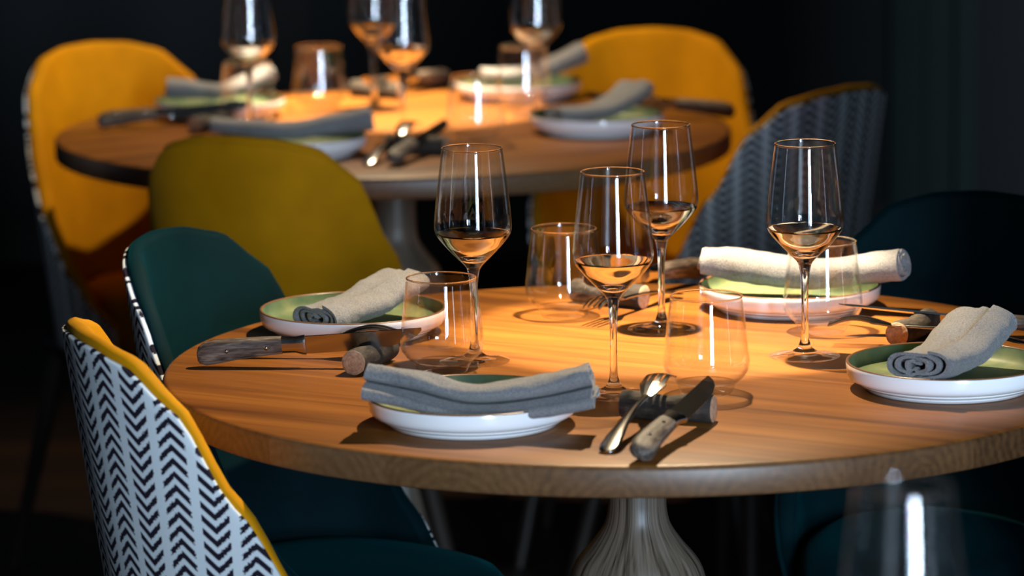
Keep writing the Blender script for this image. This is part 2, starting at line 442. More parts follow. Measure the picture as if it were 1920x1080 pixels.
# painted timber posts and panels along the back wall
for i, (x0, x1, m_, d_) in enumerate([(0.90, 0.98, green, 0.05), (0.985, 1.05, green, 0.03), (1.055, 1.10, green, 0.05), (-0.56, -0.47, umber, 0.04)]):
    quad_box('trim_%d' % (i+1), (x0, WY1-d_, 0.12), (x1, WY1, WZ), m_)
# window wall behind the camera: piers, sill and head around the tall openings
mb = MB()
ops = [(-0.56, -0.34), (0.77, 1.09), (1.20, 1.64)]
xs = [WX0] + [x for o in ops for x in o] + [WX1]
for a, b in zip(xs[0::2], xs[1::2]): rbox(mb, ((a+b)/2, WY0-0.05, WZ/2), (b-a, 0.1, WZ), 0)
for a, b in ops:
    rbox(mb, ((a+b)/2, WY0-0.05, 0.24), (b-a, 0.1, 0.48), 0); rbox(mb, ((a+b)/2, WY0-0.05, 2.72), (b-a, 0.1, 0.56), 0)
rbox(mb, (0.995, 3.0, WZ/2), (0.50, 0.14, WZ), 0)      # unseen pier, added to keep window light off the right hand chairs
o = mb.build('wall_front_and_shade_pier', dark, smooth=False); o['kind'] = 'structure'

# ------------------------------------------------------------------ tables
def make_table(loc, r, label, rz=0.0):
    t = empty('round_dining_table', (loc[0], loc[1], 0), rz)
    tag(t, label, 'table', 'round pedestal dining tables')
    T = 0.031
    mb = MB()
    pr = [(0, -T, 1), (r-0.02, -T, 1), (r-0.004, -T, 1), (r-0.001, -T+0.0015, 1), (r, -T+0.004, 1), (r, -0.006, 1), (r-0.0008, -0.0035, 1), (r-0.0025, -0.0012, 1), (r-0.006, 0, 0), (r*0.5, 0, 0), (0, 0, 0)]
    lathe(mb, pr, 192)
    top = mb.build('tabletop', [M['wood'], M['rim_wood']], t, angle=40); top.location = (0, 0, TZ)
    mb = MB()
    prof = smooth_prof([(0.052, -T-0.0005), (0.034, -0.040), (0.0305, -0.060), (0.030, -0.10), (0.0305, -0.135), (0.0312, -0.155), (0.0355, -0.172), (0.0475, -0.190), (0.069, -0.22), (0.074, -0.27), (0.050, -0.36), (0.036, -0.42), (0.034, -0.47), (0.045, -0.54), (0.055, -0.60), (0.060, -0.66)], 5)
    prof = [(0, prof[0][1])] + prof + [(0, prof[-1][1])]
    lathe(mb, prof[::-1], 64)
    c = mb.build('pedestal_column', M['column'], t, angle=50); c.location = (0, 0, TZ)
    mb = MB(); lathe(mb, [(0, 0.0), (0.26, 0.0), (0.265, 0.01), (0.25, 0.022), (0.10, 0.05), (0.065, 0.09), (0.06, 0.10), (0, 0.10)], 64)
    mb.build('pedestal_foot', M['column'], t, angle=50)
    return t
NT = (0.129, 3.992); FT = (-0.177, 5.870)
make_table(NT, 0.4934, 'round honey wood table in front, with four place settings in focus')
make_table(FT, 0.5123, 'blurred round wood table behind the sharp one, ringed by mustard chairs', 1.1)
make_table((0.30, 2.02), 0.5, 'round wood table nearest the camera, below the blurred wine glass', 2.0)

# ------------------------------------------------------------------ chairs
HT = [(0, 0.844), (15, 0.841), (30, 0.829), (45, 0.789), (60, 0.697), (80, 0.590), (100, 0.510), (115, 0.462), (130, 0.430)]
def chair_pt(th, z, off, pleat=0.0):
    """point of the tub at angle th (deg from the back centre), height z, moved in by off"""
    k = (z-0.38)/0.47
    a = 0.160 + 0.066*k; b = 0.165 + 0.059*k            # half depth / half width flare with height
    t = math.radians(th)
    e = 2.03
    c, s = math.cos(t), math.sin(t)
    rr = 1.0/((abs(c)**e + abs(s)**e)**(1/e))
    x, y = -a*rr*c, b*rr*s
    n = Vector((-c/a, s/b, 0)).normalized()
    o = off + pleat*math.cos(t*11)
    return Vector((x, y, z)) - n*o
def make_chair(loc, face, inner, outer, label, group):
    ch = empty('upholstered_dining_chair', (loc[0], loc[1], 0), face)
    tag(ch, label, 'chair', group)
    TH = 128; n = 72; m = 26; z0 = 0.385
    def shell(name, o0, o1, mt, ztop, rim_r, both):
        TH = 129.5 if both else 127
        mb = MB(); vs = []; uv = []; arc = 0; prev = None; rows = []
        for i in range(n+1):
            th = -TH + 2*TH*i/n; h = interp(HT, abs(th)) + ztop
            zb = z0
            end = max(0.0, (abs(th)-112)/16.0)
            p = chair_pt(th, 0.6, 0)
            if prev is not None: arc += (p-prev).length
            prev = p
            sec = []
            for j in range(m+1):
                z = zb + (h-rim_r-zb)*j/m; sec.append((z, o0))
            for q in range(1, 9):
                a = PI*q/9; mid = (o0+o1)/2; hw = (o1-o0)/2
                sec.append((h-rim_r+rim_r*math.sin(a), mid-hw*math.cos(a)))
            for j in range(m+1):
                z = h-rim_r - (h-rim_r-zb)*j/m; sec.append((z, o1))
            rows.append([])
            if not both and i in (0, n): sec = [(z, 0.004 + of*0.4) for z, of in sec]
            if both and i in (0, n): sec = [(z, of-0.0055 if of < 0.0056 else of) for z, of in sec]
            for (z, of) in sec:
                pl = 0.0
                if of > (o0+o1)/2 and both: pl = 0.0018
                q = chair_pt(th, z, of, pl); rows[-1].append(len(vs)); vs.append(q); uv.append((arc, z))
        fs = []
        L = len(rows[0])
        for i in range(n):
            for j in range(L-1): fs.append((rows[i][j], rows[i+1][j], rows[i+1][j+1], rows[i][j+1]))
            fs.append((rows[i][L-1], rows[i+1][L-1], rows[i+1][0], rows[i][0]))
        for rw, fl in ((rows[0], False), (rows[-1], True)):
            half = L//2
            for j in range(half):
                k1, k2 = j, L-1-j
                if j+1 < k2-1+1 and k1+1 < k2:
                    f = (rw[k1], rw[k1+1], rw[k2-1], rw[k2])
                    if len(set(f)) == 4: fs.append(f if not fl else f[::-1])
        mb.add(vs, fs, 0, uv)
        return mb.build(name, mt, ch, angle=60)
    shell('outer_shell', 0.0, 0.007, outer, -0.008, 0.003, False)
    shell('inner_padding', 0.0055, 0.0245, inner, 0.0, 0.0085, True)
    # seat cushion
    mb = MB(); S = 64; vs = []
    lv = [(0.0, 0.93, 0.385), (0.6, 1, 0.40), (0.9, 1.0, 0.44), (1.0, 0.985, 0.462), (1, 0.93, 0.474), (1, 0.8, 0.481), (1, 0.4, 0.486), (1, 0.0, 0.487)]
    rings = []
    for (_, s, z) in lv:
        r = []
        for i in range(S):
            a = 2*PI*i/S; c, s_ = math.cos(a), math.sin(a); rr = 1/((abs(c)**2.1+abs(s_)**2.1)**(1/2.1))
            r.append(len(vs)); vs.append((0.004 + (0.134 if c < 0 else 0.205)*rr*c*s, 0.136*rr*s_*s, z))
        rings.append(r)
    fs = [(A[i], A[(i+1) % S], B[(i+1) % S], B[i]) for A, B in zip(rings, rings[1:]) for i in range(S)]
    fs.append(tuple(rings[0][::-1]))
    mb.add(vs, fs); mb.build('seat', inner, ch, angle=60)
    mb = MB(); rbox(mb, (0.005, 0, 0.372), (0.30, 0.29, 0.028), 0.01); mb.build('seat_base', M['black_metal'], ch)
    for sx in (1, -1):
        for sy in (1, -1):
            mb = MB(); top = Vector((0.005+0.125*sx, 0.12*sy, 0.365)); bot = Vector((0.005+0.19*sx, 0.185*sy, 0.0)); K = 16
            vs = []
            for p, r in ((top, 0.017), ((top+bot)/2, 0.0135), (bot, 0.009)):
                for i in range(K): vs.append((p.x+r*math.cos(2*PI*i/K), p.y+r*math.sin(2*PI*i/K), p.z))
            fs = [(q*K+i, (q+1)*K+i, (q+1)*K+(i+1) % K, q*K+(i+1) % K) for q in range(2) for i in range(K)]
            fs += [tuple(range(K)), tuple(range(3*K-1, 2*K-1, -1))]
            mb.add(vs, fs); mb.build('leg', M['dark_leg'], ch, angle=60)
    return ch
def place_chair(bx, by, face_deg, inner, outer, label, group='upholstered tub chairs'):
    """bx, by: where the top of the backrest stands"""
    f = math.radians(face_deg)
    return make_chair((bx+0.28*math.cos(f), by+0.28*math.sin(f)), f, M[inner], M[outer], label, group)
CH = [
 (-0.491, 3.725, 17.6, 'mustard', 'herringbone', 'chair with herringbone outer shell and bright mustard edge, at bottom left'),
 (-0.467, 4.350, -22, 'teal', 'herringbone', 'teal velvet chair with herringbone outside, left behind the front table'),
 (0.590, 4.620, 246, 'teal', 'teal', 'shadowed teal chair at the right behind the front table'),
 (-0.390, 5.056, 70, 'mustard', 'mustard', 'plain mustard chair between the two tables, seen from behind'),
 (0.539, 5.546, 136, 'mustard', 'herringbone', 'dark herringbone chair with thin mustard edge, right of the far table'),
 (0.248, 6.482, 262.5, 'mustard', 'herringbone', 'mustard chair behind the right side of the far table'),
 (-0.715, 6.347, -56.3, 'mustard', 'herringbone', 'lit mustard chair with herringbone side, left of the far table'),
]
for c in CH: place_chair(*c)

# ------------------------------------------------------------------ glasses
def wine_glass_proto():
    g = empty('wine_glass')
    W = 0.0009
    out = smooth_prof([(0.0070, 0.0985), (0.0092, 0.1020), (0.0150, 0.1080), (0.0240, 0.1170), (0.0330, 0.1270), (0.0385, 0.1345), (0.0404, 0.1410), (0.0404, 0.1480), (0.0392, 0.1630), (0.0368, 0.1850), (0.0342, 0.2060), (0.0318, 0.2250)], 6)
    inn = smooth_prof([(0.0, 0.1085), (0.0060, 0.1095), (0.0130, 0.1130), (0.0222, 0.1200), (0.0312, 0.1290), (0.0370, 0.1360), (0.0393, 0.1420), (0.0395, 0.1480), (0.0383, 0.1630), (0.0360, 0.1850), (0.0334, 0.2060), (0.0310, 0.2250)], 6)
    zc = 0.1365
    mb = MB()
    prof = [(r, z, 1 if z < zc else 0) for r, z in out]
    prof += [(0.03205, 0.2254, 1), (0.0320, 0.2262, 1), (0.0314, 0.2266, 1), (0.0308, 0.2262, 1), (0.03075, 0.2254, 1), (0.0310, 0.2250, 1)]
    prof += [(r, z, 1 if z < zc else 0) for r, z in inn[::-1]]
    lathe(mb, prof, 96)
    mb.build('bowl', [M['thin_glass'], M['glass']], g)
    mb = MB()
    pr = smooth_prof([(0.0128, 0.0064), (0.0082, 0.0095), (0.0058, 0.0145), (0.0041, 0.0220), (0.0036, 0.0400), (0.0036, 0.0600), (0.0041, 0.0780), (0.0052, 0.0900), (0.0063, 0.0960), (0.0070, 0.0985)], 6)
    lathe(mb, pr, 96)
    mb.build('stem', M['glass'], g)
    mb = MB()
    pr = [(0, 0.0012), (0.018, 0.0008), (0.034, 0.0002), (0.0365, 0.0004), (0.0373, 0.0010), (0.0368, 0.0017), (0.030, 0.0026), (0.022, 0.0038), (0.0160, 0.0052), (0.0128, 0.0064)]
    lathe(mb, pr, 96)
    mb.build('foot', M['thin_glass'], g)
    return g
def tumbler_proto():
    g = empty('tumbler')
    mb = MB()
    out = smooth_prof([(0.0300, 0.0110), (0.0370, 0.0170), (0.0418, 0.0240), (0.0434, 0.0305), (0.0431, 0.0380), (0.0416, 0.0520), (0.0395, 0.0720), (0.0362, 0.0985)], 6)
    inn = smooth_prof([(0.0290, 0.0118), (0.0358, 0.0177), (0.0406, 0.0245), (0.0423, 0.0308), (0.0420, 0.0380), (0.0405, 0.0520), (0.0384, 0.0720), (0.0352, 0.0985)], 6)
    prof = [(r, z, 0) for r, z in out] + [(0.03655, 0.0989, 1), (0.0365, 0.0997, 1), (0.0358, 0.1002, 1), (0.0351, 0.0997, 1), (0.03505, 0.0989, 1), (0.0352, 0.0985, 1)] + [(r, z, 0) for r, z in inn[::-1]]
    lathe(mb, prof, 96)
    mb.build('wall', [M['thin_glass'], M['glass']], g)
    mb = MB()
    pr = [(0, 0.0012), (0.016, 0.0010), (0.0215, 0.0), (0.0245, 0.0005), (0.0268, 0.0030), (0.0285, 0.0070), (0.0303, 0.0112), (0.0290, 0.0119), (0.0240, 0.0104), (0.014, 0.0096), (0, 0.0094)]
    lathe(mb, pr, 96)
    mb.build('base', M['thin_glass'], g, angle=70)
    return g
wg = wine_glass_proto(); tb = tumbler_proto(); remember(wg); remember(tb)
WG = [(-0.040, 4.013, 'wine glass behind the tumbler nearest the left plate, on the front table'),
 (0.101, 3.829, 'wine glass nearest the camera, right of the plate at the front edge'),
 (0.163, 4.182, 'wine glass furthest back on the front table, partly behind the nearest wine glass'),
 (0.307, 4.020, 'rightmost wine glass on the front table, before the cream lit napkin'),
 (-0.392, 5.833, 'blurred wine glass, leftmost on the far table'),
 (-0.159, 5.753, 'blurred wine glass with orange glow in its bowl, front middle of the far table'),
 (-0.214, 6.115, 'blurred wine glass half hidden behind the front middle one of the far table'),
 (0.041, 6.014, 'blurred wine glass, rightmost on the far table'),
 (0.248, 2.42, 'large blurred wine glass cut off by the bottom edge at the right')]
TB = [(-0.073, 3.956, 'tumbler beside the left plate, before the leftmost wine glass of the front table'),
 (0.058, 4.269, 'tumbler standing in the bright pool behind the centre wine glasses'),
 (0.194, 3.831, 'tumbler before the cutlery at the front, right of the nearest wine glass'),
 (0.337, 4.161, 'tumbler behind the rightmost wine glass, before the cream lit napkin'),
 (-0.400, 5.908, 'blurred tumbler, leftmost on the far table, by the cream napkin'),
 (-0.301, 6.123, 'blurred tumbler in the glowing pool of the far table with blue white streak'),
 (-0.051, 5.709, 'blurred tumbler at the front middle of the far table with long white streak'),
 (0.022, 6.090, 'blurred tumbler behind the rightmost wine glass of the far table')]
random.seed(5)
for proto, L, cat, grp in ((wg, WG, 'wine glass', 'wine glasses on the two tables'), (tb, TB, 'tumbler', 'tumblers on the two tables')):
    for i, (x, y, lab) in enumerate(L):
        o = proto if i == 0 else copy_tree(proto)
        o.location = (x, y, TZ + 0.0003); o.rotation_euler.z = random.random()*6
        tag(o, lab, cat, grp)

# ------------------------------------------------------------------ plates
def plate_proto():
    p = empty('dinner_plate')
    R = 0.1019
    mb = MB()
    lathe(mb, [(0, 0.0012), (0.072, 0.0012), (0.076, 0.0), (0.0805, 0.0), (0.0822, 0.0006), (0.0840, 0.0032), (0.0836, 0.0038), (0.0838, 0.0042), (0.0878, 0.0050), (0.0905, 0.0074), (0.0901, 0.0080), (0.0903, 0.0084),
               (0.0948, 0.0096), (0.0985, 0.0118), (0.1006, 0.0148), (0.1014, 0.0190), (0.1018, 0.0230), (R, 0.0268), (0.1014, 0.0279), (0.1003, 0.0279)], 128)
    mb.build('outer_wall', M['white_glaze'], p, angle=38)
    mb = MB()
    lathe(mb, [(0.1016, 0.0272), (0.1017, 0.0281), (0.1008, 0.0287), (0.0994, 0.0285), (0.0988, 0.0276)], 128)
    mb.build('rim', M['brown_rim'], p)
    mb = MB()
    lathe(mb, [(0.0990, 0.0280), (0.0988, 0.0250), (0.0983, 0.0200), (0.0965, 0.0155), (0.0925, 0.0124), (0.086, 0.0108), (0.070, 0.0102), (0, 0.0102)], 128)
    mb.build('glazed_well', M['sage'], p)
    return p
pp = plate_proto(); remember(pp)
PL = [(-0.039, 3.700, 'white plate with sage well at the front edge, under the long folded napkin'),
 (-0.174, 4.185, 'white plate with sage well at the left of the front table'),
 (0.312, 4.308, 'white plate at the back of the front table, under the cream lit napkin'),
 (0.437, 3.844, 'white plate with sage well at the right edge of the photo'),
 (0.130, 5.821, 'blurred white plate at the right front of the far table'),
 (-0.310, 5.610, 'blurred white plate at the near left of the far table, behind the plain mustard chair'),
 (-0.454, 6.048, 'blurred white plate at the far left of the far table, under a cream napkin'),
 (0.014, 6.242, 'blurred white plate at the back of the far table')]
for i, (x, y, lab) in enumerate(PL):
    o = pp if i == 0 else copy_tree(pp)
    o.location = (x, y, TZ + 0.0003); o.rotation_euler.z = i*1.3
    tag(o, lab, 'plate', 'plates on the two tables')

# ------------------------------------------------------------------ napkins
def spiral_line(turns, w, h, n=90, gap=0.75, start=0.0):
    """centre line of a flattened scroll, from the inside out; w, h = outer half sizes"""
    pts = []
    for i in range(n+1):
        t = i/n; a = start + 2*PI*turns*t
        k = (1-gap) + gap*t
        pts.append((w*k*math.cos(a), h*k*math.sin(a)))
    return pts
def superell(pts, w, h, e=2.6):
    out = []
    for x, y in pts:
        a = math.atan2(y/h, x/w); r = math.hypot(x/w, y/h)
        q = (abs(math.cos(a))**e + abs(math.sin(a))**e)**(-1/e)
        out.append((x*q, y*q))
    return out
def strip_offsets(line, th):
    n = len(line); A = []; B = []
    for i in range(n):
        p, q = line[max(i-1, 0)], line[min(i+1, n-1)]
        dx, dy = q[0]-p[0], q[1]-p[1]; L = math.hypot(dx, dy) or 1
        nx, ny = -dy/L, dx/L
        A.append((line[i][0]+nx*th/2, line[i][1]+ny*th/2)); B.append((line[i][0]-nx*th/2, line[i][1]-ny*th/2))
    return A, B
def make_napkin(name, path, line, th, scale_tab, seed, label, twist=0.0, wr=0.0012, steps=84, up=None, end_flare=0.0, roll_tab=None):
    """sweep the folded cloth section (line = centre line of the cloth) along path; origin at the middle of the roll"""
    A, B = strip_offsets(line, th)
    ring = A + B[::-1]; K = len(ring); nl = len(line)
    mid = crom(path, 0.5)
    mb = MB(); vs = []
    for s in range(steps+1):
        t = s/steps
        p = crom(path, t); d = (crom(path, min(t+0.01, 1)) - crom(path, max(t-0.01, 0))).normalized()
        side = d.cross(Vector((0, 0, 1))).normalized(); upv = side.cross(d).normalized()
        if roll_tab:
            ra = math.radians(interp(roll_tab, t)); side, upv = side*math.cos(ra)+upv*math.sin(ra), upv*math.cos(ra)-side*math.sin(ra)
        kx, kz = interp([(a, b) for a, b, c in scale_tab], t), interp([(a, c) for a, b, c in scale_tab], t)
        for i, (x, z) in enumerate(ring):
            li = i if i < nl else 2*nl-1-i
            f = li/nl
            q = p + side*x*kx + upv*z*kz
            a = math.atan2(z, x)
            # creases running mostly along and across the cloth, the same on both faces of it
            w1 = noise.noise(Vector((t*5.0+seed, math.cos(a)*1.3, math.sin(a)*1.3+f*2)))
            w2 = noise.noise(Vector((t*16.0+seed*3, math.cos(a)*2.5+7, math.sin(a)*2.5+f*3)))
            rad = (side*math.cos(a) + upv*math.sin(a))
            q = q + rad*(w1*wr*1.6 + w2*wr*0.7)
            # the cloth ends are not cut exactly square
            e = noise.noise(Vector((f*9.0+seed, 2.2, 0)))*0.004
            if t > 0.93: q = q + d*e*(t-0.93)/0.07
            if t < 0.07: q = q - d*e*(0.07-t)/0.07
            vs.append(q-mid)
    fs = []
    for s in range(steps):
        for i in range(K):
            j = (i+1) % K
            fs.append((s*K+i, s*K+j, (s+1)*K+j, (s+1)*K+i))
    for s, fl in ((0, True), (steps, False)):
        for i in range(nl-1):
            a, b, c, d_ = i, i+1, K-2-i, K-1-i
            f = tuple(s*K+k for k in (a, b, c, d_))
            fs.append(f if not fl else f[::-1])
    mb.add(vs, fs)
    o = mb.build(name, M['linen'], angle=55)
    o.location = mid
    tag(o, label, 'napkin', 'rolled linen napkins')
    return o
Z = TZ
flat = superell(spiral_line(3.1, 0.0355, 0.0128, 120, 0.80, 0.6), 0.0355, 0.0128)
# front: roll on a folded flap
roll = [(x, z) for x, z in spiral_line(2.2, 0.0245, 0.0108, 90, 0.80, PI*0.5 - 2*PI*0.2)]
def front_line():
    L = [(x, z+0.0085) for x, z in superell(spiral_line(2.15, 0.0235, 0.0108, 80, 0.80, -PI*0.30-0.15*2*PI), 0.0235, 0.0108, 2.3)]
    # the last turn ends low at one side, then the cloth doubles under the roll
    last = L[-1]
    tail = []
    for k in range(1, 15):
        t = k/14; tail.append((last[0] + (0.0225-last[0])*t, last[1] + (-0.0058-last[1])*t))
    for k in range(1, 12):
        a = PI/2 - PI*k/11; tail.append((0.0225+0.0045*math.cos(a), -0.0103+0.0045*math.sin(a)))
    for k in range(1, 22):
        t = k/21; tail.append((0.0225-0.046*t, -0.0148+0.0015*math.sin(t*PI)))
    for k in range(1, 11):
        a = -PI/2 - PI*k/10; tail.append((-0.0235+0.0030*math.cos(a), -0.0118+0.0030*math.sin(a)))
    for k in range(1, 14):
        t = k/13; tail.append((-0.0235+0.034*t, -0.0088+0.0003*math.sin(t*PI)))
    return L + tail
make_napkin('rolled_napkin', [(-0.140, 3.664, Z+0.050), (-0.094, 3.658, Z+0.042), (-0.040, 3.650, Z+0.0315), (0.022, 3.640, Z+0.038), (0.076, 3.632, Z+0.0510)], front_line(), 0.0026,
            [(0, 0.86, 0.92), (0.25, 1.02, 1.0), (0.5, 1.08, 0.92), (0.8, 1.0, 1.0), (1, 0.96, 1.12)], 1.7,
            'grey linen napkin folded in a double roll across the front plate', wr=0.0016, roll_tab=[(0, 6), (1, -6)])
make_napkin('rolled_napkin', [(-0.213, 4.130, Z+0.0265), (-0.190, 4.152, Z+0.0290), (-0.166, 4.178, Z+0.0345), (-0.144, 4.205, Z+0.0435), (-0.124, 4.232, Z+0.0510)], flat, 0.0028,
            [(0, 1.12, 1.16), (0.3, 1.08, 1.08), (0.6, 1.10, 1.0), (1, 1.12, 1.0)], 4.1,
            'grey napkin roll with open dark blue end on the left plate', wr=0.0019)
make_napkin('rolled_napkin', [(0.214, 4.318, Z+0.0545), (0.262, 4.310, Z+0.050), (0.318, 4.300, Z+0.0420), (0.375, 4.285, Z+0.0460), (0.436, 4.262, Z+0.0570)], flat, 0.0028,
            [(0, 0.85, 1.10), (0.2, 0.95, 1.45), (0.5, 0.95, 1.35), (0.8, 0.85, 1.2), (1, 0.72, 1.35)], 7.3,
            'cream lit napkin roll across the back plate of the front table', wr=0.0019)
make_napkin('rolled_napkin', [(0.396, 3.762, Z+0.0400), (0.417, 3.795, Z+0.0370), (0.440, 3.835, Z+0.0400), (0.462, 3.872, Z+0.052), (0.479, 3.900, Z+0.0600)], flat, 0.0028,
            [(0, 1.0, 1.1), (0.4, 1.08, 1.1), (0.75, 1.15, 1.15), (1, 1.08, 1.25)], 9.9,
            'grey napkin roll lying slanted on the plate at the right edge', wr=0.0019)
# far table
make_napkin('rolled_napkin', [(-0.435, 5.600, Z+0.047), (-0.375, 5.604, Z+0.040), (-0.315, 5.606, Z+0.037), (-0.255, 5.606, Z+0.045), (-0.200, 5.606, Z+0.052)], flat, 0.0028,
            [(0, 0.8, 0.85), (0.5, 0.95, 1.0), (1, 0.9, 1.3)], 12.1, 'blurred blue grey napkin roll on the near left plate of the far table', wr=0.0015, steps=48)
make_napkin('rolled_napkin', [(-0.535, 6.035, Z+0.0485), (-0.500, 6.038, Z+0.046), (-0.455, 6.050, Z+0.040), (-0.415, 6.066, Z+0.050), (-0.378, 6.085, Z+0.066)], flat, 0.0028,
            [(0, 0.85, 1.25), (0.5, 0.9, 0.95), (1, 0.8, 1.1)], 15.0, 'blurred napkin roll on the far left plate, its right end raised and lit cream', wr=0.0015, steps=48)
make_napkin('rolled_napkin', [(0.065, 5.780, Z+0.0320), (0.100, 5.797, Z+0.0310), (0.135, 5.820, Z+0.0335), (0.170, 5.850, Z+0.048), (0.190, 5.872, Z+0.062)], flat, 0.0028,
            [(0, 0.9, 0.95), (0.5, 1.0, 0.9), (1, 1.05, 0.95)], 18.2, 'blurred napkin with one squared pale end raised on the right front far plate', wr=0.0012, steps=48)
make_napkin('rolled_napkin', [(-0.045, 6.222, Z+0.040), (0.000, 6.229, Z+0.0385), (0.045, 6.239, Z+0.044), (0.085, 6.249, Z+0.058), (0.118, 6.257, Z+0.072)], flat, 0.0028,
            [(0, 0.9, 0.95), (0.5, 1.0, 1.05), (1, 0.9, 1.35)], 21.4, 'blurred grey napkin on the back plate of the far table, one end raised', wr=0.0012, steps=48)

# ------------------------------------------------------------------ cutlery rests (short logs) and cutlery
def log_proto():
    g = empty('log_cutlery_rest')
    L, R = 0.092, 0.0135
    mb = MB(); K = 48; n = 26; vs = []
    def rad(x, a):
        waist = 1 - 0.22*math.exp(-((x)/0.016)**2)*max(0, math.sin(a))**0.5 if math.sin(a) > 0 else 1
        return R*waist*(1 + 0.05*noise.noise(Vector((x*60, math.cos(a)*2, math.sin(a)*2))))
    rings = []
    for i in range(n+1):
        x = -L/2 + L*i/n; rr = 1 if 0 < i < n else 0.965; rings.append([])
        for k in range(K):
            a = 2*PI*k/K; r = rad(x, a)*rr; rings[-1].append(len(vs)); vs.append((x, r*math.cos(a), r*math.sin(a)))
    fs = [(A[k], A[(k+1) % K], B[(k+1) % K], B[k]) for A, B in zip(rings, rings[1:]) for k in range(K)]
    mb.add(vs, fs); mb.build('bark', M['bark'], g, angle=60)
    for sgn in (-1, 1):
        mb = MB(); vs = [(sgn*(L/2+0.0004), 0, 0)]; x = sgn*L/2
        for s in (0.5, 0.90, 0.968):
            for k in range(K):
                a = 2*PI*k/K; r = rad(x, a)*s; vs.append((x + sgn*(0.0006 if s < 0.95 else 0)*(1+0.5*noise.noise(Vector((a*3, s*4, sgn)))), r*math.cos(a), r*math.sin(a)))
        fs = [(0, 1+k, 1+(k+1) % K) for k in range(K)] + [(1+q*K+k, 1+(q+1)*K+k, 1+(q+1)*K+(k+1) % K, 1+q*K+(k+1) % K) for q in range(2) for k in range(K)]
        mb.add(vs, [f if sgn > 0 else f[::-1] for f in fs]); mb.build('sawn_end', M['cut'], g)
    return g
def knife_proto():
    """along +x: wooden handle -> bolster -> blade; flat lying, blade width along y"""
    g = empty('table_knife')
    def loft(secs, K=20, e=2.4, close=True):
        vs = []; rings = []
        for (x, cy_, cz, wy, wz) in secs:
            r = []
            for k in range(K):
                a = 2*PI*k/K; c, s = math.cos(a), math.sin(a)
                q = (abs(c)**e+abs(s)**e)**(-1/e); r.append(len(vs)); vs.append((x, cy_+wy*c*q, cz+wz*s*q))
            rings.append(r)
        fs = [(A[k], A[(k+1) % K], B[(k+1) % K], B[k]) for A, B in zip(rings, rings[1:]) for k in range(K)]
        fs += [tuple(rings[0][::-1]), tuple(rings[-1])]
        return vs, fs
    mb = MB(); mb.add(*loft([(-0.120, -0.004, 0, 0.0050, 0.0040), (-0.1185, -0.0035, 0, 0.0085, 0.0062), (-0.112, -0.0025, 0, 0.0122, 0.0078), (-0.100, -0.001, 0, 0.0128, 0.0082), (-0.075, 0.0005, 0, 0.0112, 0.0078), (-0.045, 0.001, 0, 0.0098, 0.0072), (-0.030, 0.001, 0, 0.0092, 0.0068)], e=3.0))
    mb.build('handle', M['knife_wood'], g, angle=50)
    for x in (-0.088, -0.046):
        for sg in (1,):
            mb = MB(); lathe(mb, [(0, 0.0000), (0.0022, 0.0000), (0.0020, 0.0008), (0, 0.0011)], 20)
            o = mb.build('rivet', M['steel'], g); o.location = (x, 0.0008, 0.0072 if x > -0.06 else 0.0079)
    mb = MB(); mb.add(*loft([(-0.030, 0.001, 0, 0.0091, 0.0066), (-0.016, 0.000, 0, 0.0086, 0.0058), (-0.008, -0.001, 0, 0.0108, 0.0056), (-0.0055, -0.001, 0, 0.0110, 0.0050)], e=2.6))
    mb.build('bolster', M['steel'], g, angle=50)
    mb = MB()
    # blade: straight back (+y), curved edge (-y)
    xs = [-0.0055, 0.004, 0.03, 0.06, 0.085, 0.102, 0.112, 0.117]
    ed = [-0.0105, -0.0108, -0.0110, -0.0105, -0.0085, -0.0045, 0.0005, 0.0055]
    vs = []
    for x, e_ in zip(xs, ed):
        b = 0.0085 - 0.00*x; tk = 0.0011 if x < 0.11 else 0.0005
        vs += [(x, b, tk), (x, b, -tk), (x, e_, -0.00015), (x, e_, 0.00015)]
    fs = [(4*i+k, 4*i+(k+1) % 4, 4*i+4+(k+1) % 4, 4*i+4+k) for i in range(len(xs)-1) for k in range(4)]
    fs += [(3, 2, 1, 0), tuple(4*(len(xs)-1)+k for k in range(4))]
    mb.add(vs, [f[::-1] for f in fs]); mb.build('blade', M['steel'], g, smooth=False)
    return g
